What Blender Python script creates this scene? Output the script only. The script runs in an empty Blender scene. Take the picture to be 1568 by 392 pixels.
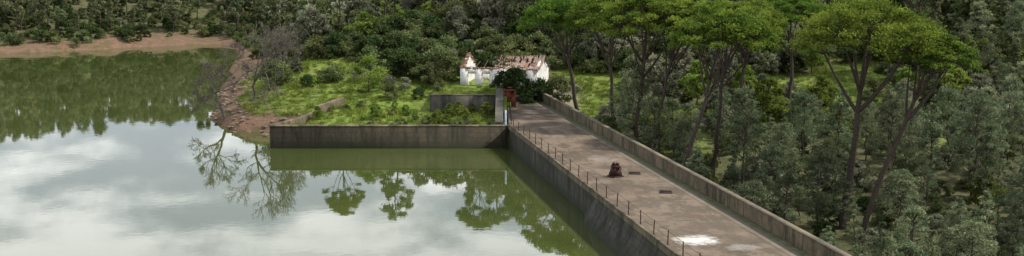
import bpy, math, numpy as np
from mathutils import Vector
scene=bpy.context.scene
R=np.random.default_rng(7)
rad=math.radians

# ------------------------------------------------------------------ materials
def newmat(name):
    m=bpy.data.materials.new(name); m.use_nodes=True
    nt=m.node_tree; nt.nodes.clear()
    out=nt.nodes.new('ShaderNodeOutputMaterial')
    return m,nt,out
def N(nt,t,**k):
    n=nt.nodes.new(t)
    for a,b in k.items(): setattr(n,a,b)
    return n
def math_(nt,op,a,b=None,clamp=False):
    n=N(nt,'ShaderNodeMath',operation=op); n.use_clamp=clamp
    for i,v in enumerate((a,b)):
        if v is None: continue
        if isinstance(v,(int,float)): n.inputs[i].default_value=v
        else: nt.links.new(v,n.inputs[i])
    return n.outputs[0]
def mixc(nt,f,a,b,mode='MIX'):
    n=N(nt,'ShaderNodeMix',data_type='RGBA',blend_type=mode)
    for s,v in ((n.inputs[0],f),(n.inputs[6],a),(n.inputs[7],b)):
        if isinstance(v,(int,float)): s.default_value=v
        elif isinstance(v,tuple): s.default_value=(*v,1) if len(v)==3 else v
        else: nt.links.new(v,s)
    return n.outputs[2]
def noise(nt,vec,scale,detail=4,rough=.55,mp=None):
    if mp:
        m=N(nt,'ShaderNodeMapping'); m.inputs['Scale'].default_value=mp
        nt.links.new(vec,m.inputs[0]); vec=m.outputs[0]
    n=N(nt,'ShaderNodeTexNoise'); n.inputs['Scale'].default_value=scale
    n.inputs['Detail'].default_value=detail; n.inputs['Roughness'].default_value=rough
    nt.links.new(vec,n.inputs['Vector']); return n.outputs[0]
def ramp(nt,f,a,b):
    n=N(nt,'ShaderNodeMapRange'); n.interpolation_type='SMOOTHSTEP'
    nt.links.new(f,n.inputs[0]); n.inputs[1].default_value=a; n.inputs[2].default_value=b
    return n.outputs[0]
def finish(nt,out,col,rough=.85,bump=None,bs=.4,bd=.05,spec=.3):
    p=N(nt,'ShaderNodeBsdfPrincipled')
    if isinstance(col,tuple): p.inputs['Base Color'].default_value=(*col,1)
    else: nt.links.new(col,p.inputs['Base Color'])
    p.inputs['Roughness'].default_value=rough
    p.inputs['Specular IOR Level'].default_value=spec
    if bump is not None:
        b=N(nt,'ShaderNodeBump'); b.inputs['Strength'].default_value=bs; b.inputs['Distance'].default_value=bd
        nt.links.new(bump,b.inputs['Height']); nt.links.new(b.outputs[0],p.inputs['Normal'])
    nt.links.new(p.outputs[0],out.inputs[0]); return p

def concrete(name,c1,c2,c3,streak=True,boards=False,tint=None):
    m,nt,out=newmat(name)
    o=N(nt,'ShaderNodeTexCoord').outputs['Object']
    a=noise(nt,o,.35,6,.65); b=noise(nt,o,2.5,5,.7)
    col=mixc(nt,ramp(nt,a,.35,.65),c1,c2)
    col=mixc(nt,math_(nt,'MULTIPLY',ramp(nt,b,.45,.75),.55),col,c3)
    h=b
    if streak:
        s=noise(nt,o,.9,6,.75,(1,1,.14))
        col=mixc(nt,math_(nt,'MULTIPLY',ramp(nt,s,.45,.62),.85),col,c3)
        s2=noise(nt,o,1.9,5,.7,(1,1,.1))
        col=mixc(nt,math_(nt,'MULTIPLY',ramp(nt,s2,.56,.72),.45),col,tint or (.25,.23,.19))
    if boards:
        sep=N(nt,'ShaderNodeSeparateXYZ'); nt.links.new(o,sep.inputs[0])
        fr=math_(nt,'FRACT',math_(nt,'MULTIPLY',sep.outputs[2],1.6))
        ln=math_(nt,'LESS_THAN',fr,.09)
        fy=math_(nt,'LESS_THAN',math_(nt,'FRACT',math_(nt,'MULTIPLY',sep.outputs[1],.16)),.012)
        ln=math_(nt,'MAXIMUM',ln,fy)
        col=mixc(nt,math_(nt,'MULTIPLY',ln,.5),col,c3)
        wet=ramp(nt,math_(nt,'ADD',sep.outputs[2],math_(nt,'MULTIPLY',a,1.6)),2.1,.9)
        col=mixc(nt,math_(nt,'MULTIPLY',wet,.75),col,(.022,.026,.012))
    finish(nt,out,col,.9,h,.5,.05)
    return m
M={}
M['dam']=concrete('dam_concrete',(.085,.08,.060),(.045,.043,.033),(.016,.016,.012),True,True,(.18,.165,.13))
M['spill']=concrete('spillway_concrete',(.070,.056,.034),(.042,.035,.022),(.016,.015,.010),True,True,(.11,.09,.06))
M['wallc']=concrete('parapet_concrete',(.21,.165,.105),(.125,.10,.066),(.035,.036,.020),True,False,(.27,.23,.16))
M['greyc']=concrete('old_concrete',(.115,.105,.085),(.07,.065,.052),(.028,.028,.022),True,False,(.16,.15,.12))
M['capc']=concrete('cap_concrete',(.21,.175,.12),(.12,.10,.072),(.045,.042,.027),False)

def deckmat():
    m,nt,out=newmat('deck_concrete')
    o=N(nt,'ShaderNodeTexCoord').outputs['Object']
    sep=N(nt,'ShaderNodeSeparateXYZ'); nt.links.new(o,sep.inputs[0]); X,Y=sep.outputs[0],sep.outputs[1]
    a=noise(nt,o,.22,7,.68); b=noise(nt,o,1.7,6,.72); c=noise(nt,o,9,4,.7); d2=noise(nt,o,.55,6,.7,(1,.45,1))
    col=mixc(nt,ramp(nt,a,.42,.58),(.095,.066,.045),(.175,.13,.092))
    col=mixc(nt,math_(nt,'MULTIPLY',ramp(nt,d2,.48,.57),.75),col,(.062,.050,.032))
    col=mixc(nt,math_(nt,'MULTIPLY',ramp(nt,b,.48,.66),.7),col,(.052,.040,.028))
    col=mixc(nt,math_(nt,'MULTIPLY',ramp(nt,c,.52,.72),.45),col,(.24,.20,.155))
    slab=math_(nt,'FLOOR',math_(nt,'DIVIDE',Y,7.3))
    wn=N(nt,'ShaderNodeTexWhiteNoise',noise_dimensions='1D'); nt.links.new(slab,wn.inputs['W'])
    col=mixc(nt,math_(nt,'MULTIPLY',wn.outputs[0],.25),col,(.20,.165,.125))
    wob=math_(nt,'MULTIPLY',b,.15)
    fr=math_(nt,'FRACT',math_(nt,'DIVIDE',math_(nt,'ADD',Y,wob),7.3))
    j=math_(nt,'LESS_THAN',fr,.014)
    jx=math_(nt,'LESS_THAN',math_(nt,'ABSOLUTE',math_(nt,'SUBTRACT',math_(nt,'ADD',X,wob),7.7)),.06)
    col=mixc(nt,math_(nt,'MULTIPLY',math_(nt,'MAXIMUM',j,jx),.65),col,(.05,.045,.03))
    g=ramp(nt,math_(nt,'ADD',X,math_(nt,'MULTIPLY',b,1.0)),8.0,8.6)
    col=mixc(nt,math_(nt,'MULTIPLY',math_(nt,'MULTIPLY',g,a),.8),col,(.20,.19,.15))
    mo=math_(nt,'MULTIPLY',ramp(nt,math_(nt,'ADD',X,math_(nt,'MULTIPLY',a,1.8)),9.0,9.7),ramp(nt,b,.38,.52))
    col=mixc(nt,math_(nt,'MULTIPLY',mo,.85),col,(.07,.09,.02))
    ml=math_(nt,'MULTIPLY',ramp(nt,math_(nt,'ADD',X,math_(nt,'MULTIPLY',b,.9)),1.1,.4),.6)
    col=mixc(nt,ml,col,(.085,.075,.055))
    for (sx,sy,rx,ry,k) in ((2.9,-57,1.75,1.6,.9),(5.4,-59.5,1.4,1.1,.25),(5.0,-24,1.6,2.2,.12)):
        dx=math_(nt,'DIVIDE',math_(nt,'SUBTRACT',X,sx),rx); dy=math_(nt,'DIVIDE',math_(nt,'SUBTRACT',Y,sy),ry)
        d=math_(nt,'ADD',math_(nt,'MULTIPLY',dx,dx),math_(nt,'MULTIPLY',dy,dy))
        d=math_(nt,'ADD',d,math_(nt,'MULTIPLY',math_(nt,'SUBTRACT',b,.5),3.0))
        col=mixc(nt,math_(nt,'MULTIPLY',ramp(nt,d,1.2,-.1),k),col,(.62,.60,.56))
    finish(nt,out,col,.88,b,.4,.04)
    return m
M['deck']=deckmat()

def simple(name,c1,c2,scale=3,rough=.8,bs=.4,metal=0):
    m,nt,out=newmat(name)
    o=N(nt,'ShaderNodeTexCoord').outputs['Object']
    a=noise(nt,o,scale,5,.65)
    p=finish(nt,out,mixc(nt,ramp(nt,a,.35,.65),c1,c2),rough,a,bs,.03); p.inputs['Metallic'].default_value=metal
    return m
M['rust']=simple('rust',(.06,.02,.014),(.025,.011,.009),5)
M['rustred']=simple('rust_red',(.22,.065,.035),(.11,.035,.02),4)
M['railm']=simple('rail_iron',(.09,.045,.03),(.05,.035,.03),4)
M['dark']=simple('painted_hatch_shade',(.004,.004,.004),(.007,.007,.006),4)  # near-black colour painting the shade inside the hatches
M['blue']=simple('gauge_paint',(.25,.36,.5),(.45,.5,.56),3)
M['bark']=simple('pine_bark',(.095,.07,.055),(.045,.034,.027),6,.95,.8)
M['twig']=simple('bare_bark',(.17,.145,.12),(.09,.08,.066),3,.95)
M['rock']=simple('rock',(.24,.18,.125),(.12,.09,.065),1.5,.95,.8)
M['brick']=simple('old_brick',(.30,.15,.095),(.18,.115,.085),2.5)
def whitewash():
    m,nt,out=newmat('whitewash')
    o=N(nt,'ShaderNodeTexCoord').outputs['Object']
    a=noise(nt,o,1.2,6,.7); s=noise(nt,o,2.5,4,.7,(1,1,.15))
    col=mixc(nt,ramp(nt,a,.50,.70),(.74,.73,.70),(.42,.37,.30))
    col=mixc(nt,math_(nt,'MULTIPLY',ramp(nt,s,.53,.68),.55),col,(.28,.25,.21))
    finish(nt,out,col,.9,a,.4,.03); return m
M['white']=whitewash()
def tiles():
    m,nt,out=newmat('clay_tiles')
    o=N(nt,'ShaderNodeTexCoord').outputs['Object']
    v=N(nt,'ShaderNodeTexVoronoi'); v.inputs['Scale'].default_value=3.2; nt.links.new(o,v.inputs['Vector'])
    sp=N(nt,'ShaderNodeSeparateColor'); nt.links.new(v.outputs['Color'],sp.inputs[0])
    a=noise(nt,o,1,5,.7)
    col=mixc(nt,sp.outputs[0],(.26,.14,.095),(.38,.28,.23))
    col=mixc(nt,ramp(nt,sp.outputs[1],.70,.9),col,(.10,.075,.06))
    col=mixc(nt,math_(nt,'MULTIPLY',ramp(nt,a,.48,.62),.7),col,(.18,.155,.12))
    finish(nt,out,col,.85,a,.5,.03); return m
M['tile']=tiles()

def leafmat(name,ca,cb,trans=.35,rv=.35):
    m,nt,out=newmat(name)
    at=N(nt,'ShaderNodeAttribute',attribute_name='tint').outputs['Fac']
    oi=N(nt,'ShaderNodeObjectInfo').outputs['Random']
    col=mixc(nt,at,ca,cb)
    hs=N(nt,'ShaderNodeHueSaturation'); nt.links.new(col,hs.inputs['Color'])
    mr=N(nt,'ShaderNodeMapRange'); nt.links.new(oi,mr.inputs[0]); mr.inputs[3].default_value=1-rv; mr.inputs[4].default_value=1+rv
    nt.links.new(mr.outputs[0],hs.inputs['Value'])
    mh=N(nt,'ShaderNodeMapRange'); nt.links.new(math_(nt,'FRACT',math_(nt,'MULTIPLY',oi,17.3)),mh.inputs[0]); mh.inputs[3].default_value=.47; mh.inputs[4].default_value=.515
    nt.links.new(mh.outputs[0],hs.inputs['Hue'])
    d=N(nt,'ShaderNodeBsdfDiffuse')
    nt.links.new(hs.outputs[0],d.inputs['Color'])
    t=N(nt,'ShaderNodeBsdfTranslucent'); nt.links.new(hs.outputs[0],t.inputs[0])
    mx=N(nt,'ShaderNodeMixShader'); mx.inputs[0].default_value=trans
    nt.links.new(d.outputs[0],mx.inputs[1]); nt.links.new(t.outputs[0],mx.inputs[2]); nt.links.new(mx.outputs[0],out.inputs[0])
    return m
M['pine']=leafmat('pine_needles',(.075,.13,.024),(.19,.28,.045),.32,.08)
M['fpine']=leafmat('far_pine_needles',(.11,.135,.068),(.24,.265,.13),.32,.3)
M['ypine']=leafmat('young_pine_needles',(.09,.125,.065),(.25,.29,.165),.32,.3)
M['shrub']=leafmat('shrub_leaves',(.07,.095,.036),(.20,.235,.095),.3,.35)
M['gshrub']=leafmat('grey_shrub_leaves',(.13,.145,.095),(.27,.28,.185),.3,.3)
M['fresh']=leafmat('fresh_leaves',(.12,.19,.035),(.23,.31,.07),.45,.2)
M['dshrub']=leafmat('dark_leaves',(.028,.048,.018),(.075,.11,.038),.25,.2)
M['grass']=leafmat('grass_blades',(.125,.185,.035),(.25,.32,.07),.4,.3)

# ------------------------------------------------------------------ mesh helper
class MB:
    def __init__(s): s.V=[];s.F=[];s.T=[];s.I=[];s.n=0
    def add(s,V,F,mat=0,tint=.5):
        V=np.asarray(V,float);F=np.asarray(F,int)
        s.V.append(V);s.F.append(F+s.n);s.I.append(np.full(len(F),mat))
        s.T.append(np.full(len(V),tint) if np.isscalar(tint) else tint); s.n+=len(V)
    def box(s,c,d,rz=0,mat=0):
        x,y,z=[v/2 for v in d]
        P=np.array([[a*x,b*y,e*z] for e in(-1,1) for a,b in((-1,-1),(1,-1),(1,1),(-1,1))])
        cc,ss=math.cos(rz),math.sin(rz); P[:,:2]=P[:,:2]@np.array([[cc,ss],[-ss,cc]])
        s.add(P+np.array(c),[[0,3,2,1],[4,5,6,7],[0,1,5,4],[1,2,6,5],[2,3,7,6],[3,0,4,7]],mat)
    def tube(s,P,rr,sides=6,mat=0):
        P=np.asarray(P,float);n=len(P); rr=np.broadcast_to(rr,(n,))
        t=np.gradient(P,axis=0); t/=np.linalg.norm(t,axis=1)[:,None]+1e-9
        ref=np.where(np.abs(t[:,2:3])>.9,np.array([[1.,0,0]]),np.array([[0,0,1.]]))
        a=np.cross(t,ref);a/=np.linalg.norm(a,axis=1)[:,None]+1e-9;b=np.cross(t,a)
        th=np.arange(sides)*2*math.pi/sides
        V=P[:,None]+rr[:,None,None]*(np.cos(th)[None,:,None]*a[:,None]+np.sin(th)[None,:,None]*b[:,None])
        F=[]
        for i in range(n-1):
            for k in range(sides):
                k2=(k+1)%sides; F.append([i*sides+k,i*sides+k2,(i+1)*sides+k2,(i+1)*sides+k])
        s.add(V.reshape(-1,3),F,mat)
    def leaves(s,C,size,tint,mat,up=.6,asp=.5,rng=R):
        n=len(C); nr=rng.normal(size=(n,3)); nr/=np.linalg.norm(nr,axis=1)[:,None]; nr[:,2]+=up
        nr/=np.linalg.norm(nr,axis=1)[:,None]
        a=np.cross(nr,rng.normal(size=(n,3))); a/=np.linalg.norm(a,axis=1)[:,None]+1e-9; b=np.cross(nr,a)
        sz=(size*rng.uniform(.6,1.4,n))[:,None]; a=a*sz; b=b*sz*asp
        V=np.stack([C-a,C-b*1.0+a*.1,C+a,C+b+a*.1],1).reshape(-1,3)
        s.add(V,np.arange(4*n).reshape(-1,4),mat,np.repeat(np.clip(tint,0,1),4))
    def clumps(s,C,rad3,npc,size,mat,up=.6,rng=R,asp=.5,trange=.35):
        k=len(C); d=rng.normal(size=(k,npc,3)); d/=np.linalg.norm(d,axis=2)[...,None]
        r=rng.uniform(0,1,(k,npc,1))**.45
        low=d[...,2]<-.2; d[...,2]=np.where(low&(rng.uniform(size=low.shape)<.6),-d[...,2],d[...,2])
        P=C[:,None]+d*r*rad3[:,None]*(1+.25*rng.normal(size=(k,npc,1))*.6)
        t=np.clip(rng.normal(.5,trange,(k,1))+rng.normal(0,.15,(k,npc)),0,1)
        s.leaves(P.reshape(-1,3),size,t.reshape(-1),mat,up,asp,rng)
    def mesh(s,name,mats,smooth=False):
        V=np.concatenate(s.V);F=np.concatenate(s.F);T=np.concatenate(s.T);I=np.concatenate(s.I)
        me=bpy.data.meshes.new(name)
        me.vertices.add(len(V)); me.vertices.foreach_set('co',V.astype(np.float32).ravel())
        me.loops.add(F.size); me.loops.foreach_set('vertex_index',F.astype(np.int32).ravel())
        me.polygons.add(len(F)); me.polygons.foreach_set('loop_start',np.arange(0,F.size,4,dtype=np.int32))
        for m in mats: me.materials.append(m)
        me.polygons.foreach_set('material_index',I.astype(np.int32))
        if smooth: me.polygons.foreach_set('use_smooth',np.ones(len(F),bool))
        me.update(calc_edges=True)
        at=me.attributes.new('tint','FLOAT','POINT'); at.data.foreach_set('value',T.astype(np.float32))
        return me
    def obj(s,name,mats,loc=(0,0,0),rz=0,scale=1,parent=None,smooth=False):
        return mkobj(name,s.mesh(name,mats,smooth),loc,rz,scale,parent)
def mkobj(name,me,loc=(0,0,0),rz=0,scale=1,parent=None):
    o=bpy.data.objects.new(name,me); scene.collection.objects.link(o)
    o.location=loc; o.rotation_euler[2]=rz
    o.scale=(scale,)*3 if np.isscalar(scale) else scale
    if parent: o.parent=parent
    return o
def empty(name,loc=(0,0,0),rz=0):
    o=bpy.data.objects.new(name,None); scene.collection.objects.link(o); o.location=loc;o.rotation_euler[2]=rz; return o
def prism(poly,z0,z1):
    n=len(poly)
    V=[(x,y,z0) for x,y in poly]+[(x,y,z1) for x,y in poly]
    F=[tuple(range(n))[::-1],tuple(range(n,2*n))]+[(i,(i+1)%n,(i+1)%n+n,i+n) for i in range(n)]
    return V,F
def pyobj(name,V,F,mats,loc=(0,0,0),rz=0,parent=None,midx=None,bevel=0):
    me=bpy.data.meshes.new(name); me.from_pydata(V,[],F)
    for m in mats: me.materials.append(m)
    if midx:
        for p,i in zip(me.polygons,midx): p.material_index=i
    me.update(); o=mkobj(name,me,loc,rz,1,parent)
    if bevel:
        b=o.modifiers.new('bevel','BEVEL'); b.width=bevel; b.segments=2
    return o

# ------------------------------------------------------------------ terrain
W=np.array([(-.5,132),(-29.5,132),(-32,143),(-38,146),(-43.5,156),(-45,168),(-50,186),(-56,215),(-66,262),(-76,296),(-84,300),(-100,287),(-125,268),(-180,262),(-300,255),(-900,240),(-900,-80),(40.7,-80)],float)
def sdist(x,y):
    P=np.stack([x,y],-1); A=W; B=np.roll(W,-1,0)
    dm=np.full(x.shape,1e9); ins=np.zeros(x.shape,bool)
    for a,b in zip(A,B):
        ab=b-a; t=np.clip(((P-a)@ab)/(ab@ab),0,1); q=a+t[...,None]*ab
        dm=np.minimum(dm,np.linalg.norm(P-q,axis=-1))
        c=(a[1]>y)!=(b[1]>y)
        with np.errstate(divide='ignore',invalid='ignore'):
            xx=a[0]+(y-a[1])*(b[0]-a[0])/(b[1]-a[1]+1e-12)
        ins^=c&(x<xx)
    dm=dm+np.where((y>205)|(x<-60),lat(x,y,11,33)*1.8,lat(x,y,4,34)*.5*(x<-30))*(dm<40)
    return np.where(ins,-np.abs(dm),dm)
def lat(x,y,s,sd):
    rg=np.random.default_rng(sd); G=rg.uniform(-1,1,(64,64))
    u=x/s+500.;v=y/s+500.; i=np.floor(u).astype(int);j=np.floor(v).astype(int);fu=u-i;fv=v-j
    fu=fu*fu*(3-2*fu);fv=fv*fv*(3-2*fv)
    g=lambda a,b:G[a%64,b%64]
    return (g(i,j)*(1-fu)+g(i+1,j)*fu)*(1-fv)+(g(i,j+1)*(1-fu)+g(i+1,j+1)*fu)*fv
def softplus(e,k=6.): return k*np.logaddexp(0,e/k)
def sm(a,b,v):
    t=np.clip((v-a)/(b-a),0,1); return t*t*(3-2*t)
def wingx(y): return np.interp(y,[132,137,142,147],[-29.2,-27,-25.5,-22.8])
def height(x,y):
    x=np.asarray(x,float);y=np.asarray(y,float)
    d=sdist(x,y)
    e=np.minimum(d-16,y-172)
    hill=62*(1-np.exp(-.29*softplus(e)/62))
    far=sm(220,260,y)
    n=lat(x,y,9,1)*.35+lat(x,y,3.1,2)*.16
    nb=lat(x,y,40,3)*4*sm(10,60,e)+lat(x,y,18,4)*1.4*sm(5,30,e)
    bank=(2.3*(1-np.exp(-np.maximum(d,0)/3.2)))*(1-far)+far*2.4*(1-np.exp(-np.maximum(d,0)/7))
    encl=((x>wingx(y))&(y>132.4)&(y<150))
    bank=np.where(encl,2.15,bank)
    L=bank+.085*np.maximum(y-136,0)*(1-far)*np.clip(1-(y-172)/60,0,1)*sm(0,14,d)+ n*sm(0,5,d)
    L=np.where(encl,2.15+.075*np.maximum(y-134,0)*sm(-12,-22,x)+ .5*lat(x,y,3,9)*sm(133,135,y),L)
    ret=(x>-11.1)&(x<-.7)&(y>148)
    L=np.where(ret,4.3+.02*(y-148),L)
    L=np.where((x>-11.1)&(x<-.7)&(y<=148)&(y>132.4),2.2+.1*lat(x,y,3,9),L)
    L=L+hill+nb
    s=(x+.48)*.9817+(y-132)*.1905
    edge=np.where(y<132,0,(y-132)*.19)
    Rg=np.interp(y,[20,60,90,110,130,150,160,170,185],[-12,-14,-10,-5.5,-2.5,-.3,1.5,3.4,4.2])+hill+nb+n*1.6+.16*softplus(x-95,10)
    w=sm(.3,1.6,s-edge)
    z=L*(1-w)+Rg*w
    pd=np.hypot((x-3.5)/1.1,(y-163)/1.3); z=z+(2.72-z)*sm(6.5,3.5,pd)
    water=(d<0.02)
    z=np.where(water,np.maximum(-5,-1.0+.35*d),z)
    z=np.where((y<=132.35)&(x>-29.6)&(s<.2),np.minimum(z,-2),z)
    camh=np.clip((42-y)*.6,0,20.6)-1.5+lat(x,y,8,6)*.5
    z=np.where(y<42,np.maximum(z,np.minimum(camh,20.6)),z)
    return z
def graded(lo,hi,step,a,b,g=1.09):
    v=list(np.arange(lo,hi+1e-6,step)); s=step
    while v[-1]<b: s*=g; v.append(v[-1]+s)
    s=step
    while v[0]>a: s*=g; v.insert(0,v[0]-s)
    return v
xs=graded(-62,70,1.1,-1500,1500); ys=graded(125,190,1.1,-120,2500,1.05)
xs=sorted(xs+[-.72,-.68,-11.12,-11.08]); ys=sorted(ys+[132.1,132.3,132.5,147.95,148.05])
XX,YY=np.meshgrid(np.array(xs),np.array(ys)); ZZ=height(XX,YY)
nx,ny=len(xs),len(ys)
idx=np.arange(nx*ny).reshape(ny,nx)
F=np.stack([idx[:-1,:-1],idx[:-1,1:],idx[1:,1:],idx[1:,:-1]],-1).reshape(-1,4)
mb=MB(); mb.add(np.stack([XX,YY,ZZ],-1).reshape(-1,3),F)
me=mb.mesh('ground',[],True)
DD=sdist(XX,YY)
enc=((XX>wingx(YY))&(YY>132.3)&(YY<150))
bankm=np.where(YY>205, sm(14,7,DD+lat(XX,YY,12,8)*5), sm(7,3.5,DD+lat(XX,YY,5,8)*2)); bankm=np.where(enc|(XX>-5),0,bankm); 
pathm=sm(7.5,4,np.hypot((XX-3.5)/1.1,(YY-163)/1.3))
mead=sm(190,172,YY+lat(XX,YY,10,5)*9)*sm(-60,-48,XX)*sm(120,60,XX)*sm(124,130,YY)
ss=(XX+.48)*.9817+(YY-132)*.1905
right=(ss>9)
mead*=np.where(right,sm(-.1,.35,lat(XX,YY,11,71))*sm(130,148,YY)*.9,1)
vc=me.color_attributes.new('zone','FLOAT_COLOR','POINT')
col=np.stack([bankm,mead,pathm,np.ones_like(bankm)],-1).astype(np.float32); vc.data.foreach_set('color',col.ravel())
def groundmat():
    m,nt,out=newmat('terrain')
    geo=N(nt,'ShaderNodeNewGeometry').outputs['Position']
    at=N(nt,'ShaderNodeAttribute',attribute_name='zone').outputs['Color']
    sp=N(nt,'ShaderNodeSeparateColor'); nt.links.new(at,sp.inputs[0])
    a=noise(nt,geo,.12,6,.65); b=noise(nt,geo,.8,5,.7); c=noise(nt,geo,4,4,.7)
    forest=mixc(nt,ramp(nt,b,.4,.65),(.07,.075,.036),(.13,.12,.062))
    forest=mixc(nt,math_(nt,'MULTIPLY',ramp(nt,a,.52,.64),.6),forest,(.10,.145,.036))
    grass=mixc(nt,ramp(nt,b,.35,.62),(.11,.16,.03),(.185,.235,.05))
    grass=mixc(nt,math_(nt,'MULTIPLY',ramp(nt,c,.5,.7),.5),grass,(.075,.10,.03))
    grass=mixc(nt,math_(nt,'MULTIPLY',ramp(nt,noise(nt,geo,.3,5,.7),.54,.66),.45),grass,(.17,.15,.085))
    col=mixc(nt,math_(nt,'MULTIPLY',sp.outputs[1],ramp(nt,a,.28,.46)),forest,grass)
    bank=mixc(nt,ramp(nt,b,.35,.65),(.20,.12,.078),(.125,.082,.058))
    bank=mixc(nt,math_(nt,'MULTIPLY',ramp(nt,c,.5,.7),.6),bank,(.27,.19,.14))
    bank=mixc(nt,math_(nt,'MULTIPLY',ramp(nt,noise(nt,geo,.35,5,.7),.48,.6),.65),bank,(.085,.085,.035))
    col=mixc(nt,sp.outputs[0],col,bank)
    col=mixc(nt,sp.outputs[2],col,mixc(nt,b,(.2,.16,.12),(.28,.24,.19)))
    finish(nt,out,col,.95,c,.8,.15,.1); return m
me.materials.append(groundmat()); mkobj('ground',me)

# ------------------------------------------------------------------ water
def watermat():
    m,nt,out=newmat('lake_water')
    geo=N(nt,'ShaderNodeNewGeometry').outputs['Position']
    a=noise(nt,geo,1.1,3,.5,(1,1.0,1)); b=noise(nt,geo,.10,3,.5); 
    h=math_(nt,'ADD',math_(nt,'MULTIPLY',a,.22),math_(nt,'MULTIPLY',b,.8))
    bp=N(nt,'ShaderNodeBump'); bp.inputs['Strength'].default_value=.10; bp.inputs['Distance'].default_value=.08; nt.links.new(h,bp.inputs['Height'])
    d=N(nt,'ShaderNodeBsdfDiffuse'); nt.links.new(mixc(nt,ramp(nt,b,.35,.65),(.048,.064,.017),(.06,.075,.022)),d.inputs[0])
    g=N(nt,'ShaderNodeBsdfGlossy'); g.inputs['Roughness'].default_value=.015; g.inputs['Color'].default_value=(.98,.99,.99,1)
    nt.links.new(bp.outputs[0],g.inputs['Normal'])
    f=N(nt,'ShaderNodeFresnel'); f.inputs['IOR'].default_value=1.9
    nt.links.new(bp.outputs[0],f.inputs['Normal'])
    mx=N(nt,'ShaderNodeMixShader'); nt.links.new(f.outputs[0],mx.inputs[0]); nt.links.new(d.outputs[0],mx.inputs[1]); nt.links.new(g.outputs[0],mx.inputs[2])
    nt.links.new(mx.outputs[0],out.inputs[0]); return m
pyobj('lake_water',[(-900,-70,0),(38.9,-70,0),(-.2,132.2,0),(-.3,150,0),(-30,400,0),(-900,400,0)],[(0,1,2,3,4,5)],[watermat()])

# ------------------------------------------------------------------ dam
RZ=math.atan(.194); P0=(-.48,132,0)
def loc2w(x,y,z=0):
    c,s=math.cos(RZ),math.sin(RZ); return (P0[0]+x*c-y*s,P0[1]+x*s+y*c,z)
ZD=2.8
dam=empty('concrete_dam',P0,RZ)
left=[(0,-118),(0,-70),(0,-40),(0,0),(4.03,22.7),(4.6,27.5)]
slab=[*left,(9.5,27.5),(9.5,-118)][::-1]
V,F=prism(slab,ZD-.38,ZD); pyobj('deck_slab',V,F,[M['deck'],M['wallc']],parent=dam,midx=[1,0]+[1]*len(slab))
body=[(x+.14,y) for x,y in left]+[(9.3,27),(9.3,-118)]
n_=len(body)
V,F=prism(body,-22,ZD-.383)
bat=[12,12,10.5,0,0,0,0,0]   # upstream face batter at z=-22
V=[(x-(bat[i] if i<n_ else 0),y,z) for i,(x,y,z) in enumerate(V)]
F=[f[::-1] for f in F]
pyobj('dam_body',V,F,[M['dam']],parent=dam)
V,F=prism([(9.08,-118),(9.5,-118),(9.5,34),(9.08,34)],ZD+.004,ZD+1.15); pyobj('parapet',V,F,[M['wallc']],parent=dam,bevel=.04)
mbp=MB()
for k in range(25):
    y0=-118+k*6.1
    mbp.box((9.29+R.normal(0,.008),y0+3.05,ZD+1.19),(.5,6.04,.08))
mbp.obj('parapet_coping',[M['capc']],parent=dam)
mbp=MB()
for (a,b) in zip(left[:-1],left[1:]):
    a=np.array(a);b=np.array(b); L=np.linalg.norm(b-a); ang=math.atan2(b[1]-a[1],b[0]-a[0])
    nrm=np.array([math.sin(ang),-math.cos(ang)])*.17
    c=(a+b)/2+nrm; mbp.box((c[0],c[1],ZD+.05),(L-.05,.24,.1),ang)
mbp.obj('deck_kerb',[M['wallc']],parent=dam)

rail=empty('metal_railing',P0,RZ); mbr=MB()
pts=[(.42,y) for y in np.arange(-80,0,3.15)]
pts+=[(.42+ (y)*.178,y) for y in np.arange(1,22,3.15)]
prev=None
for i,(x,y) in enumerate(pts):
    tl=R.normal(0,.03,2); h=1.12+R.normal(0,.03)
    mbr.tube([(x,y,ZD),(x+tl[0],y+tl[1],ZD+h)],[.05,.045],5)
    mbr.box((x,y,ZD+.03),(.16,.16,.06))
    top=np.array((x+tl[0],y+tl[1],ZD+h-.06))
    if prev is not None:
        mid=(prev+top)/2-np.array([0,0,.05]); mbr.tube([prev,mid,top],.018,4)
        lo=np.array([0,0,.5]); mbr.tube([prev-lo,mid-lo,top-lo],.014,4)
    prev=top
mbr.obj('posts_and_rails',[M['railm']],parent=rail)

c=loc2w(3.8,-33.3,ZD); ho=empty('rusty_gate_hoist',c,RZ+.3); m=MB()
m.box((0,0,.06),(1.2,1.0,.12))
def frust(m,z0,z1,a,b,cx=0,cy=0,mat=0):
    V=[(cx+sx*a[0],cy+sy*a[1],z0) for sx,sy in((-1,-1),(1,-1),(1,1),(-1,1))]+[(cx+sx*b[0],cy+sy*b[1],z1) for sx,sy in((-1,-1),(1,-1),(1,1),(-1,1))]
    m.add(V,[[0,3,2,1],[4,5,6,7],[0,1,5,4],[1,2,6,5],[2,3,7,6],[3,0,4,7]],mat)
frust(m,.12,.9,(.52,.42),(.3,.25)); frust(m,.9,1.05,(.36,.3),(.32,.27))
frust(m,1.05,1.36,(.1,.2),(.06,.12),-.18,0); frust(m,1.05,1.3,(.1,.2),(.06,.12),.18,0)
m.tube([(-.38,0,1.17),(.38,0,1.17)],.09,8); m.tube([(0,-.46,.78),(0,.46,.78)],.12,8)
th=np.linspace(0,2*math.pi,17); m.tube([(.46,.24*math.cos(t),.72+.24*math.sin(t)) for t in th],.035,5)
for t in (0,1.05,2.1): m.tube([(.46,.24*math.cos(t),.72+.24*math.sin(t)),(.46,-.24*math.cos(t),.72-.24*math.sin(t))],.02,4)
m.obj('hoist_body',[M['rust']],parent=ho)
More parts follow.
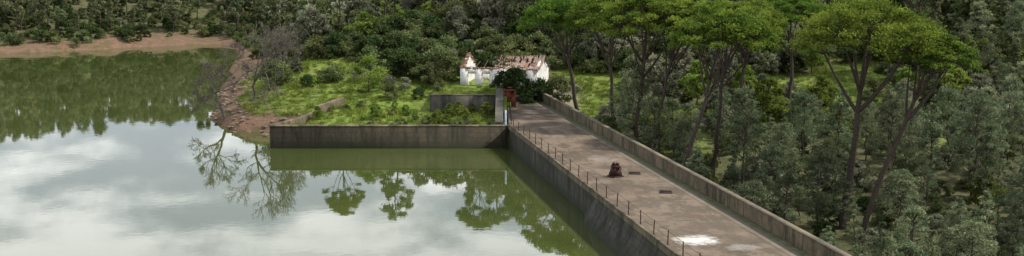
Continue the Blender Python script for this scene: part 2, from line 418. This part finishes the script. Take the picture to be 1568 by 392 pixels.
for k,(x,y) in enumerate(((6.0,-32.2),(6.1,-40.9))):
    h=empty('deck_hatch',loc2w(x,y,ZD),RZ-.3); m=MB()
    for sx,sy,dx,dy in((0,.5,1.12,.07),(0,-.5,1.12,.07),(.51,0,.07,.93),(-.51,0,.07,.93)): m.box((sx,sy,.04),(dx,dy,.08))
    m.obj('rim',[M['railm']],parent=h)
    m=MB(); m.box((0,0,.012),(.94,.92,.016)); m.obj('shade_sheet',[M['dark']],parent=h)  # flat black sheet on the deck paints the hole's shade; no real recess

# ------------------------------------------------------------------ spillway & retaining walls
sp=empty('spillway_wall')
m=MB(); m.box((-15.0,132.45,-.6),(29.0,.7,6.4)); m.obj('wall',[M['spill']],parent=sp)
m=MB()
for k in range(8): m.box((-27.85+k*3.66,132.42+R.normal(0,.01),2.68+.05),(3.64,.84,.12))
m.obj('coping',[M['wallc']],parent=sp)
wg=empty('wing_wall'); wp=[(-29.35,132.9),(-27,137),(-25.5,142),(-22.8,147)]; wz=[(2.75,3.0),(3.0,3.3),(3.9,4.4)]
for (a,b),(z0,z1) in zip(zip(wp[:-1],wp[1:]),wz):
    a=np.array(a);b=np.array(b);t=(b-a)/np.linalg.norm(b-a);n=np.array([t[1],-t[0]])*.3
    V=[(*(a-n),-1),(*(a+n),-1),(*(b+n),-1),(*(b-n),-1),(*(a-n),z0),(*(a+n),z0),(*(b+n),z1),(*(b-n),z1)]
    pyobj('wing_section',V,[(0,3,2,1),(4,5,6,7),(0,1,5,4),(1,2,6,5),(2,3,7,6),(3,0,4,7)],[M['wallc']],parent=wg,bevel=.03)
rt=empty('retaining_wall'); m=MB(); m.box((-6.2,147.95,2.2),(9.9,.5,4.7)); m.obj('wall',[M['greyc']],parent=rt)
m=MB(); m.box((-6.2,147.93,4.62),(10.0,.62,.14)); m.obj('coping',[M['wallc']],parent=rt)
V=[(-2.1,133.0,-1),(-1.1,133.0,-1),(-1.2,149.0,-1),(-2.2,149.0,-1),(-2.1,133.0,3.1),(-1.1,133.0,3.1),(-1.2,149,5.4),(-2.2,149,5.4)]
pyobj('abutment_wall',V,[(0,3,2,1),(4,5,6,7),(0,1,5,4),(1,2,6,5),(2,3,7,6),(3,0,4,7)],[M['greyc']],bevel=.04)
m=MB(); m.box((-.78,132.6,2.0),(.16,.08,5.2)); m.box((-.78,132.66,1.9),(.24,.06,5.4)); m.obj('water_level_gauge',[M['blue']])
sg=empty('rusty_sluice_gate',(-.3,148.6,ZD),.25); m=MB()
m.box((-.75,0,1.3),(.16,.2,2.6)); m.box((.75,0,1.2),(.16,.2,2.4)); m.box((0,0,2.35),(1.7,.22,.2)); m.box((0,0,1.0),(1.7,.12,.12))
m.box((-.2,.05,1.5),(.9,.07,1.5),.1); m.box((.42,-.05,.9),(.5,.07,1.5),-.15)
m.tube([(0,0,.1),(0,0,2.9)],.05,6); m.tube([(.3*math.cos(t),.3*math.sin(t),2.75) for t in th],.04,5)
m.tube([(-.7,-.1,.1),(.7,-.1,2.2)],.05,5)
m.obj('frame',[M['rustred']],parent=sg)

# ------------------------------------------------------------------ ruined house
HX,HY=-7.5,159.5; hz=4.1
hs=empty('ruined_house',(HX,HY,hz),rad(-16))
t=.4; Wd=11.6; Dp=6.2; Hh=3.0
m=MB()
ops=[(1.15,2.25,0,2.3),(3.35,4.55,.0,2.3),(8.3,9.3,.9,2.2)]
x=0
for a,b,z0,z1 in ops:
    m.box(((x+a)/2,0,Hh/2-.3),(a-x,t,Hh+.6))
    m.box(((a+b)/2,0,(z1+Hh)/2),(b-a,t,Hh-z1))
    if z0>0: m.box(((a+b)/2,0,z0/2-.3),(b-a,t,z0+.6))
    x=b
m.box(((x+Wd)/2,0,Hh/2-.3),(Wd-x,t,Hh+.6))
m.box((1.2,Dp,1.0),(2.4,t,2.4)); m.box((5.6,Dp,1.2),(3.6,t,3.0)); m.box((9.9,Dp,1.4),(3.4,t,3.4)); m.box((3.1,Dp,.2),(1.4,t,.8)); 
m.box((5.9,Dp/2,1.5),(.3,Dp-t,3.0))
m.obj('walls',[M['white']],parent=hs)
def gable(x,pk,nm,mat,ragged=True):
    prof=[(t/2+.003,-.6),(t/2+.003,Hh)]
    n=9
    for i in range(n+1):
        yy=t/2+ (Dp-t)*i/n; hh=Hh+(pk-Hh)*(1-abs(i/n-.5)*2)
        prof.append((yy,hh+(R.uniform(-.22,.08) if ragged else 0)))
    prof+=[(Dp-t/2-.003,Hh),(Dp-t/2-.003,-.6)]
    k=len(prof); V=[(x-t/2,a,b) for a,b in prof]+[(x+t/2,a,b) for a,b in prof]
    F=[tuple(range(k)),tuple(range(2*k-1,k-1,-1))]+[(i,i+k,(i+1)%k+k,(i+1)%k) for i in range(k)]
    pyobj(nm,V,F,[mat],parent=hs)
gable(t/2,4.9,'left_gable',M['white']); gable(Wd-t/2,4.7,'right_gable',M['white'],False)
m=MB()
for i in range(60):
    xx=R.uniform(0,5.6); m.box((xx,R.normal(0,.08),Hh+R.uniform(-.02,.2)),(R.uniform(.2,.5),R.uniform(.15,.3),R.uniform(.1,.25)),R.uniform(0,3))
for i in range(110):
    f=R.uniform(0,1); m.box((.2+R.normal(0,.09),.2+f*(Dp-.4),Hh+1.9*(1-abs(f-.5)*2)+R.uniform(-.15,.1)),(R.uniform(.25,.5),R.uniform(.2,.4),R.uniform(.12,.25)),R.uniform(-.4,.4))
for i in range(40):
    xx=R.uniform(3.8,6.2); m.box((xx,R.uniform(Dp*.9,Dp),R.uniform(2.4,3.0)),(R.uniform(.3,.8),R.uniform(.1,.3),R.uniform(.1,.2)),R.uniform(0,3))
m.obj('broken_brickwork',[M['brick']],parent=hs)
def roofside(y0,z0,y1,z1,nm):
    nxr=110; nyr=10; xsr=np.linspace(5.0,Wd+.35,nxr); Vr=[];Fr=[]
    hole=R.uniform(size=(30,4))
    for j in range(nyr+1):
        f=j/nyr
        for i,xv in enumerate(xsr):
            sag=-.28*math.sin(f*math.pi)*(1+.6*math.sin(xv*1.3))-.12*math.sin(xv*.9+1); Vr.append((xv+R.normal(0,.02),y0+(y1-y0)*f,z0+(z1-z0)*f+.06*math.sin(xv*24)+sag+R.normal(0,.03)-.03*(j%2)))
    for j in range(nyr):
        for i in range(nxr-1):
            if xsr[i]<7.1+math.sin(j*1.9)*.9: 
                if R.uniform()<.88: continue
            if hole[min(29,i//4),min(3,j//3)]<.10: continue
            a=j*nxr+i; Fr.append((a,a+1,a+nxr+1,a+nxr))
    o=pyobj(nm,Vr,Fr,[M['tile']],parent=hs)
    s_=o.modifiers.new('thick','SOLIDIFY'); s_.thickness=.06
roofside(-.45,Hh+.08,Dp/2,4.75,'roof_front'); roofside(Dp+.45,Hh+.08,Dp/2+.02,4.77,'roof_back')
m=MB()
for xx in (2.0,3.4,4.9,6.3,7.3): m.tube([(xx,.1,Hh-.1),(xx+R.normal(0,.3),Dp/2,4.0+R.normal(0,.3))],.07,5)
m.tube([(4.2,Dp/2,4.3),(Wd,Dp/2,4.58)],.09,5); m.obj('roof_timbers',[M['bark']],parent=hs)

# ------------------------------------------------------------------ trees
def umbrella(name,x,y,H,cr,T,lean=(0,0),tr=.34,seed=0,nc=125,npc=200,zoff=-.3,fork=None):
    rg=np.random.default_rng(seed); z0=float(height(np.array([x]),np.array([y]))[0])+zoff
    m=MB(); zb=H-T; lx,ly=lean; fk=fork or zb*.86
    tt=np.linspace(0,1,8); wob=rg.normal(0,.14,(8,2)); wob[0]=0
    trunk=np.stack([lx*.75*tt**1.2+wob[:,0],ly*.75*tt**1.2+wob[:,1],tt*fk],1)
    m.tube(trunk,tr*(1-.42*tt),8)
    nodes=[];top=trunk[-1]; nl=rg.integers(6,9)
    ctr=np.array([lx,ly])
    for k in range(nl):
        a=2*math.pi*k/nl+rg.uniform(-.3,.3); rr=cr*rg.uniform(.4,.75)
        end=np.array([ctr[0]+rr*math.cos(a),ctr[1]+rr*math.sin(a),zb+T*rg.uniform(.3,.6)])
        st=trunk[-1] if k%3 else trunk[-2]
        mid=st*.5+end*.5; mid[2]-=T*.1+rg.uniform(0,.5); mid[:2]+=rg.normal(0,.25,2)
        u=np.linspace(0,1,7)[:,None]; P=(1-u)**2*st+2*u*(1-u)*mid+u*u*end
        m.tube(P,tr*.5*(1-.72*u[:,0]),6); nodes+=list(P[3:])
    u=np.linspace(0,1,6)[:,None]; end=np.array([ctr[0],ctr[1],zb+T*.6]); P=(1-u)*top+u*end
    m.tube(P,tr*.5*(1-.6*u[:,0]),6); nodes+=list(P[3:])
    nodes=np.array(nodes)
    nd=10; ang=rg.uniform(0,6.28,nd); rd=cr*np.sqrt(rg.uniform(0,.8,nd)); sub=np.stack([rd*np.cos(ang),rd*np.sin(ang)],1); sh=rg.uniform(-.18,.1,nd)
    th_=rg.uniform(0,2*math.pi,nc); r=np.sqrt(rg.uniform(0,1,nc)); cx=r*np.cos(th_)*cr; cy=r*np.sin(th_)*cr*.95
    near=np.argmin((cx[:,None]-sub[:,0])**2+(cy[:,None]-sub[:,1])**2,1)
    dome=np.clip(1-r**2.2,0,1)**.55
    lay=rg.uniform(size=nc)
    f=np.where(lay<.7,1.0,rg.uniform(.3,.85,nc))
    cz=zb+T*(.24+.68*dome*f+sh[near]*dome+rg.normal(0,.03,nc))
    C=np.stack([cx+ctr[0],cy+ctr[1],cz],1)
    rxy=rg.uniform(.6,1.4,nc)*cr/6; rad3=np.stack([rxy,rxy,rxy*.5],1)
    for c,rr in zip(C,rxy):
        q=nodes[np.argmin(((nodes-c)**2).sum(1)+ (nodes[:,2]>c[2])*4)]
        md=(q+c)/2; md[2]-=.15; m.tube([q,md,c-np.array([0,0,.1])],[.06,.045,.02],4)
    m.clumps(C,rad3,npc,.145,1,.7,rg,.42,.38)
    return m.obj(name,[M['bark'],M['pine']],(x,y,z0))
def gz(x,y): return float(height(np.array([float(x)]),np.array([float(y)]))[0])
def pineat(x,y,ztop,cr,T,**k):
    return umbrella('umbrella_pine_tree',x,y,ztop-gz(x,y)+.3,cr,T,**k)
pineat(9.2,150,18.6,5.8,6.8,lean=(-2,0),seed=1)
pineat(13.2,142,19.2,5.6,6.8,lean=(-.6,1),seed=2,tr=.3)
pineat(14.9,131,18.9,5.4,6.2,lean=(1.2,0),seed=3)
pineat(16.3,128.5,18.0,4.2,4.8,lean=(3.2,1),seed=13,tr=.26)
pineat(18.0,117,17.9,5.4,5.8,lean=(4.9,2),seed=4,tr=.3)
pineat(23.6,127,17.9,5.6,6.0,lean=(1.4,0),seed=5,tr=.28)
pineat(35.0,113,18.5,7.3,7.0,lean=(1.6,0),seed=6,tr=.44,nc=175)
pineat(35.8,110,15.4,4.2,4.6,lean=(6.8,1),seed=7,tr=.34,nc=90)
pineat(39,152,18.5,5,5.5,lean=(-.5,0),seed=8)
pineat(30.5,145,17.5,4.8,5.4,lean=(.5,0),seed=9)
pineat(62,170,21,5,5.5,lean=(.5,0),seed=10)
pineat(-31,196,23,3.6,6,lean=(.5,0),seed=11,tr=.2)
pineat(-6.5,206,29,4.2,6,lean=(.3,0),seed=15,tr=.2)

def blobtree(seed,h,r,zc0,nc,npc,ls,mat,barkr=.12,shape='oval',up=.5,asp=.5,cf=None):
    rg=np.random.default_rng(seed); m=MB()
    tw=rg.normal(0,.12,(6,2))*h/8; tw[0]=0; tz=np.linspace(-.4,h*.85,6)
    P=np.stack([tw[:,0],tw[:,1],tz],1); m.tube(P,barkr*np.linspace(1,.35,6),6)
    f=rg.uniform(0,1,nc)**.85; z=zc0+(h-zc0)*f
    if shape=='oval': prof=np.sin(np.pi*np.clip(f*.86+.12,0,1))**.7
    elif shape=='cone': prof=(1-f)**.75*.95+.08
    else: prof=np.sqrt(np.clip(1-f**2,0,1))*.95+.05
    a=rg.uniform(0,6.28,nc); rr=r*prof*np.sqrt(rg.uniform(.15,1,nc))*rg.uniform(.8,1.2,nc)
    C=np.stack([rr*np.cos(a),rr*np.sin(a),z],1)
    cr=rg.uniform(.55,1.25,nc)*r*(cf or (.38 if shape!='cone' else .3))
    for c in C[::2]:
        zz=max(c[2]-rr.mean()*.6,0); q=np.array([np.interp(zz,tz,tw[:,0]),np.interp(zz,tz,tw[:,1]),zz]); m.tube([q,c],[barkr*.35,barkr*.12],4)
    m.clumps(C,np.stack([cr,cr,cr*.75],1),npc,ls,1,up,rg,asp,.3)
    return m.mesh('proto',[M['bark'],M[mat]])
def place(name,me,x,y,s=1,rz=0):
    return mkobj(name,me,(x,y,gz(x,y)-.1),rz,s)
PF=[place('pine_tree',blobtree(20+i,9,r,c0,26,60,.26,'fpine',.17,sh,cf=.32),x,y) for i,(r,c0,sh,x,y) in enumerate(((2.0,4.2,'oval',-70,306),(2.4,5.0,'dome',-95,310),(1.6,2.6,'cone',-130,300),(1.3,3.0,'cone',-150,290)))]
PY=[place('young_pine_tree',blobtree(30+i,9,r,c0,nc,55,.16,'ypine',.12,sh,.3,.26,cf=cf),x,y) for i,(r,c0,sh,x,y,cf,nc) in enumerate(((2.3,1.8,'oval',36,96,.26,70),(1.9,1.0,'cone',44,100,.24,70),(2.8,2.8,'dome',52,108,.24,80),(1.8,1.6,'oval',48,92,.28,60)))]
PS=[place('shrub',blobtree(40+i,2.6,1.9,.2,20,110,.15,mt,.06,'dome',.4,.55),x,y) for i,(mt,x,y) in enumerate((('shrub',-18,181),('gshrub',-24,184),('dshrub',-12,182),('shrub',-30,186)))]
PT=[place('leafy_tree',blobtree(50+i,6,2.6,1.2,34,120,.2,mt,.14,'oval',.4,.55,cf=.32),x,y) for i,(mt,x,y) in enumerate((('shrub',20,164),('fresh',17.5,137),('gshrub',14,176)))]

def scatter(name,protos,pts,smin,smax,seed,zs=(1,1),sink=.1,weights=None):
    rg=np.random.default_rng(seed); x,y=pts[:,0],pts[:,1]; z=height(x,y)-sink
    n=len(x); s=rg.uniform(smin,smax,n)
    me=bpy.data.meshes.new(name); me.vertices.add(n); me.vertices.foreach_set('co',np.stack([x,y,z],1).astype(np.float32).ravel())
    rot=np.stack([rg.normal(0,.04,n),rg.normal(0,.04,n),rg.uniform(0,6.28,n)],1).astype(np.float32)
    sc=np.stack([s*rg.uniform(.85,1.15,n),s*rg.uniform(.85,1.15,n),s*rg.uniform(zs[0],zs[1],n)],1).astype(np.float32)
    me.attributes.new('rot','FLOAT_VECTOR','POINT').data.foreach_set('vector',rot.ravel())
    me.attributes.new('scl','FLOAT_VECTOR','POINT').data.foreach_set('vector',sc.ravel())
    pk=rg.choice(len(protos),n,p=weights).astype(np.int32)
    me.attributes.new('pick','INT','POINT').data.foreach_set('value',pk)
    o=mkobj(name,me)
    ng=bpy.data.node_groups.new(name,'GeometryNodeTree')
    ng.interface.new_socket('Geometry',in_out='INPUT',socket_type='NodeSocketGeometry'); ng.interface.new_socket('Geometry',in_out='OUTPUT',socket_type='NodeSocketGeometry')
    gi=ng.nodes.new('NodeGroupInput');go=ng.nodes.new('NodeGroupOutput'); ip=ng.nodes.new('GeometryNodeInstanceOnPoints')
    jn=ng.nodes.new('GeometryNodeJoinGeometry')
    for p in protos:
        oi=ng.nodes.new('GeometryNodeObjectInfo'); oi.inputs['Object'].default_value=p; oi.inputs['As Instance'].default_value=True
        ng.links.new(oi.outputs['Geometry'],jn.inputs[0])
    def na(nm,dt):
        a=ng.nodes.new('GeometryNodeInputNamedAttribute'); a.data_type=dt; a.inputs['Name'].default_value=nm; return a.outputs['Attribute']
    ng.links.new(gi.outputs[0],ip.inputs['Points']); ng.links.new(jn.outputs[0],ip.inputs['Instance'])
    ip.inputs['Pick Instance'].default_value=True
    ng.links.new(na('pick','INT'),ip.inputs['Instance Index']); ng.links.new(na('rot','FLOAT_VECTOR'),ip.inputs['Rotation']); ng.links.new(na('scl','FLOAT_VECTOR'),ip.inputs['Scale'])
    ng.links.new(ip.outputs[0],go.inputs[0])
    md=o.modifiers.new('scatter','NODES'); md.node_group=ng
    return o
def sample(x0,x1,y0,y1,n,mind,cond,seed):
    rg=np.random.default_rng(seed); x=rg.uniform(x0,x1,n);y=rg.uniform(y0,y1,n)
    k=cond(x,y); x,y=x[k],y[k]; cell={};out=[]
    for a,b in zip(x,y):
        i,j=int(a//mind),int(b//mind); ok=True
        for di in(-1,0,1):
            for dj in(-1,0,1):
                for (p,q) in cell.get((i+di,j+dj),()):
                    if (p-a)**2+(q-b)**2<mind*mind: ok=False;break
                if not ok:break
            if not ok:break
        if ok: cell.setdefault((i,j),[]).append((a,b)); out.append((a,b))
    return np.array(out)
S_=lambda x,y:(x+.48)*.9817+(y-132)*.1905
scatter('far_forest',PF,sample(-380,-30,235,500,3600,5.0,lambda x,y:(sdist(x,y)>9)&(y>235)&(x<-30),1),.65,1.5,1,weights=[.3,.25,.25,.2])
scatter('far_undergrowth',PS,sample(-280,-30,235,380,5200,2.5,lambda x,y:(sdist(x,y)>5.5+3*lat(x,y,6,44))&(y>235)&(x<-30),2),.5,1.2,2,weights=[.3,.42,.03,.25])
cen=lambda x,y:(sdist(x,y)>10)&(y>166+8*np.sin(x*.12)*.6+np.where(x<-22,8,0))&(x>-70)&((x<8)|(y>172))&(lat(x,y,7,55)>-.6)&~((x>-9)&(x<8)&(y<170))
scatter('hillside_shrubs',PS,sample(-65,110,160,280,6500,2.0,cen,3),.6,1.5,3,weights=[.36,.36,.06,.22])
scatter('hillside_trees',PF+PT,sample(-62,110,184,340,2300,5.4,lambda x,y:(sdist(x,y)>14)&(x>-70),4),.7,1.6,4,weights=[.2,.17,.13,.14,.17,.01,.18])
val=lambda x,y:(S_(x,y)>13.5)&(y<142)
scatter('valley_forest',PY,sample(14,100,50,150,1600,3.7,val,5),.5,1.2,5,zs=(.8,1.25))
scatter('valley_trees',PT+PS,sample(12,100,85,150,1000,3.6,lambda x,y:(S_(x,y)>12.5),6),.5,.95,6,weights=[.28,.10,.24,.14,.16,.02,.06])
scatter('terrace_bushes',PS+PT,sample(9,90,146,192,900,3.0,lambda x,y:(S_(x,y)>13)&(lat(x,y,11,71)<.2),16),.5,1.05,16,weights=[.3,.24,.06,.2,.1,.03,.07])
scatter('slope_forest',PY+PF,sample(66,160,120,260,1300,4.6,lambda x,y:(x>66+(165-y)*.2),7),.7,1.25,7)
pen=[(-30,160),(-27,163),(-33,168),(-24,168),(-19,160),(-14,164),(-17,167),(-12.5,166),(-8,170),(-3,171),(4,174),(9,166),(-10,153),(-13,152.5),(-36,172),(-40,180),(-15.5,158),(-17.5,153),(-22.5,163),(-11,158.5),(-13.5,160.5)]
scatter('meadow_bushes',PS,np.array(pen,float),.45,1.0,8)

place('leafy_tree',blobtree(60,4.8,2.4,1.0,24,110,.15,'fresh',.1,'oval',.4,.5),-20.5,156,1)
for k,(x,y,s) in enumerate(((.2,154.8,1.0),(3.6,156.5,1.0),(-1.2,153,.7),(6.6,158.5,.9),(1.9,153.2,.75))):
    place('dark_bush',blobtree(61+k,3.9,2.3,.3,28,150,.18,'dshrub' if k!=3 else 'shrub',.1,'dome',.4,.5),x,y,s)
place('dark_bush',blobtree(73,4.0,2.8,.3,30,140,.18,'shrub',.1,'dome',.4,.5),-35,162.5,.9)

def baretree(seed,h,x,y,lean,name='bare_tree'):
    rg=np.random.default_rng(seed); m=MB()
    def br(p,d,L,r,dep):
        n=4; P=[p]
        for i in range(n):
            d=d+rg.normal(0,.16,3)+np.array([0,0,.05]); d/=np.linalg.norm(d); P.append(P[-1]+d*L/n)
        m.tube(P,np.linspace(r,r*.62,n+1),6 if dep>3 else 3)
        if dep==0: return
        k=3 if dep>2 else 4
        for j in range(k):
            q=P[-1] if j<2 else P[rg.integers(2,n)]
            nd=d+rg.normal(0,.52,3)+np.array([0,0,.08]); nd/=np.linalg.norm(nd); br(q,nd,L*rg.uniform(.62,.85),max(r*.6,.026),dep-1)
    d=np.array([lean,0,1.]);d/=np.linalg.norm(d)
    br(np.array([0,0,-.3]),d,h*.27,.24,6)
    return m.obj(name,[M['twig']],(x,y,gz(x,y)))
baretree(3,13,-37.0,156,.0); baretree(5,9.5,-40.0,152,-.3); baretree(9,11,-34.5,163,.15)

def rocks():
    import bmesh
    bm=bmesh.new(); bmesh.ops.create_icosphere(bm,subdivisions=2,radius=1)
    bm.verts.ensure_lookup_table(); V0=np.array([v.co[:] for v in bm.verts]);F0=np.array([[v.index for v in f.verts] for f in bm.faces]); bm.free()
    rg=np.random.default_rng(4); AV=[];AF=[];n=0
    pts=sample(-52,-28,134,190,1500,.6,lambda x,y:(sdist(x,y)>-.4)&(sdist(x,y)<5.5)&(x<wingx(y)-.5),11)
    zz=height(pts[:,0],pts[:,1])
    for (x,y),z in zip(pts,zz):
        s=rg.uniform(.08,.42)**1.0*np.array([1.3,1,.6])*rg.uniform(.7,1.2,3)
        V=V0*(1+.18*rg.normal(size=(len(V0),1)))*s; a=rg.uniform(0,6); V[:,:2]=V[:,:2]@np.array([[math.cos(a),math.sin(a)],[-math.sin(a),math.cos(a)]])
        AV.append(V+[x,y,max(z,-.1)]);AF.append(F0+n);n+=len(V)
    pyobj('shore_rocks',np.concatenate(AV).tolist(),np.concatenate(AF).tolist(),[M['rock']])
rocks()

def tuft(seed,h=.5,n=60,r=.6):
    rg=np.random.default_rng(seed); m=MB(); a=rg.uniform(0,6.28,n); rr=r*np.sqrt(rg.uniform(0,1,n))
    b=np.stack([rr*np.cos(a),rr*np.sin(a),np.full(n,-.05)],1); tip=b+np.stack([rg.normal(0,.15,n),rg.normal(0,.15,n),h*rg.uniform(.5,1.3,n)],1)
    w=np.stack([np.cos(a+1),np.sin(a+1),0*a],1)*.05
    V=np.stack([b-w,b+w,tip+w*.3,tip-w*.3],1).reshape(-1,3); m.add(V,np.arange(4*n).reshape(-1,4),0,np.repeat(rg.uniform(0,1,n),4))
    return m.mesh('tuft',[M['grass']])
G=[place('grass_tuft',tuft(1,.35),-15,140),place('grass_tuft',tuft(2,.6,50,.5),-20,142),place('grass_tuft',tuft(3,.2,70,.8),-10,139)]
gc=lambda x,y:((sdist(x,y)>4)|((x>wingx(y)+.5)&(y>133.2)))&(x<60)&(y>133.1)&((S_(x,y)<3)|((y>150)&(lat(x,y,11,71)>.05)))&~((np.hypot((x-3.5)/1.1,(y-163)/1.3)<6))&~((x>-11.3)&(x<-1)&(abs(y-148)<.5))&~((x>-2.6)&(x<0)&(y<149.5))&~((x>-8.5)&(x<5)&(y>157)&(y<166))
scatter('meadow_grass',G,sample(-46,60,133,182,13000,.65,gc,12),.5,1.2,13,sink=0,weights=[.35,.15,.5])
scatter('meadow_weeds',[PS[0],PS[3],PT[1]],sample(-28,-1.5,133.6,147,110,1.2,lambda x,y:(x>wingx(y)+.8)&(x<-2.8)&((x>-15)|(R.uniform(size=x.shape)<.4)),14),.16,.38,15)

# ------------------------------------------------------------------ light
EL,AZ=rad(52),rad(84)
sd=Vector((math.sin(AZ)*math.cos(EL),math.cos(AZ)*math.cos(EL),math.sin(EL)))
L=bpy.data.lights.new('sun','SUN'); L.energy=4.8; L.angle=rad(3); L.color=(1,.95,.86)
lo=bpy.data.objects.new('sun',L); scene.collection.objects.link(lo); lo.rotation_euler=sd.to_track_quat('Z','Y').to_euler(); lo.location=(60,60,120)
w=bpy.data.worlds.new('World'); scene.world=w; w.use_nodes=True; nt=w.node_tree; nt.nodes.clear()
out=nt.nodes.new('ShaderNodeOutputWorld'); bg=nt.nodes.new('ShaderNodeBackground'); bg.inputs[1].default_value=.1
sk=nt.nodes.new('ShaderNodeTexSky'); sk.sky_type='NISHITA'; sk.sun_disc=False; sk.sun_elevation=EL; sk.sun_rotation=AZ
gen=N(nt,'ShaderNodeTexCoord').outputs['Generated']
sep=N(nt,'ShaderNodeSeparateXYZ'); nt.links.new(gen,sep.inputs[0])
zz=math_(nt,'ADD',math_(nt,'MAXIMUM',sep.outputs[2],0),.12)
cb=N(nt,'ShaderNodeCombineXYZ'); nt.links.new(math_(nt,'DIVIDE',sep.outputs[0],zz),cb.inputs[0]); nt.links.new(math_(nt,'DIVIDE',sep.outputs[1],zz),cb.inputs[1])
n1=noise(nt,cb.outputs[0],.9,6,.55); n2=noise(nt,cb.outputs[0],1.5,7,.6)
cov=ramp(nt,n1,.42,.58)
low=ramp(nt,sep.outputs[2],.6,.2)      # thick bright cloud banks low down, thinner broken cloud overhead
ccol=mixc(nt,ramp(nt,n2,.42,.60),(8.0,8.7,9.9),(21,21,21))
cf=math_(nt,'MAXIMUM',math_(nt,'MULTIPLY',low,.95),math_(nt,'MULTIPLY',cov,.8))
nt.links.new(mixc(nt,cf,sk.outputs[0],ccol),bg.inputs[0]); nt.links.new(bg.outputs[0],out.inputs[0])

# ------------------------------------------------------------------ camera
cam=bpy.data.cameras.new('camera'); co=bpy.data.objects.new('camera',cam); scene.collection.objects.link(co)
co.location=(0,0,22.6); co.rotation_euler=(rad(90-8.66),0,0); cam.lens=38.6; cam.sensor_width=36; cam.clip_end=5000
scene.camera=co
scene.view_settings.view_transform='Standard'; scene.view_settings.look='None'; scene.view_settings.exposure=0
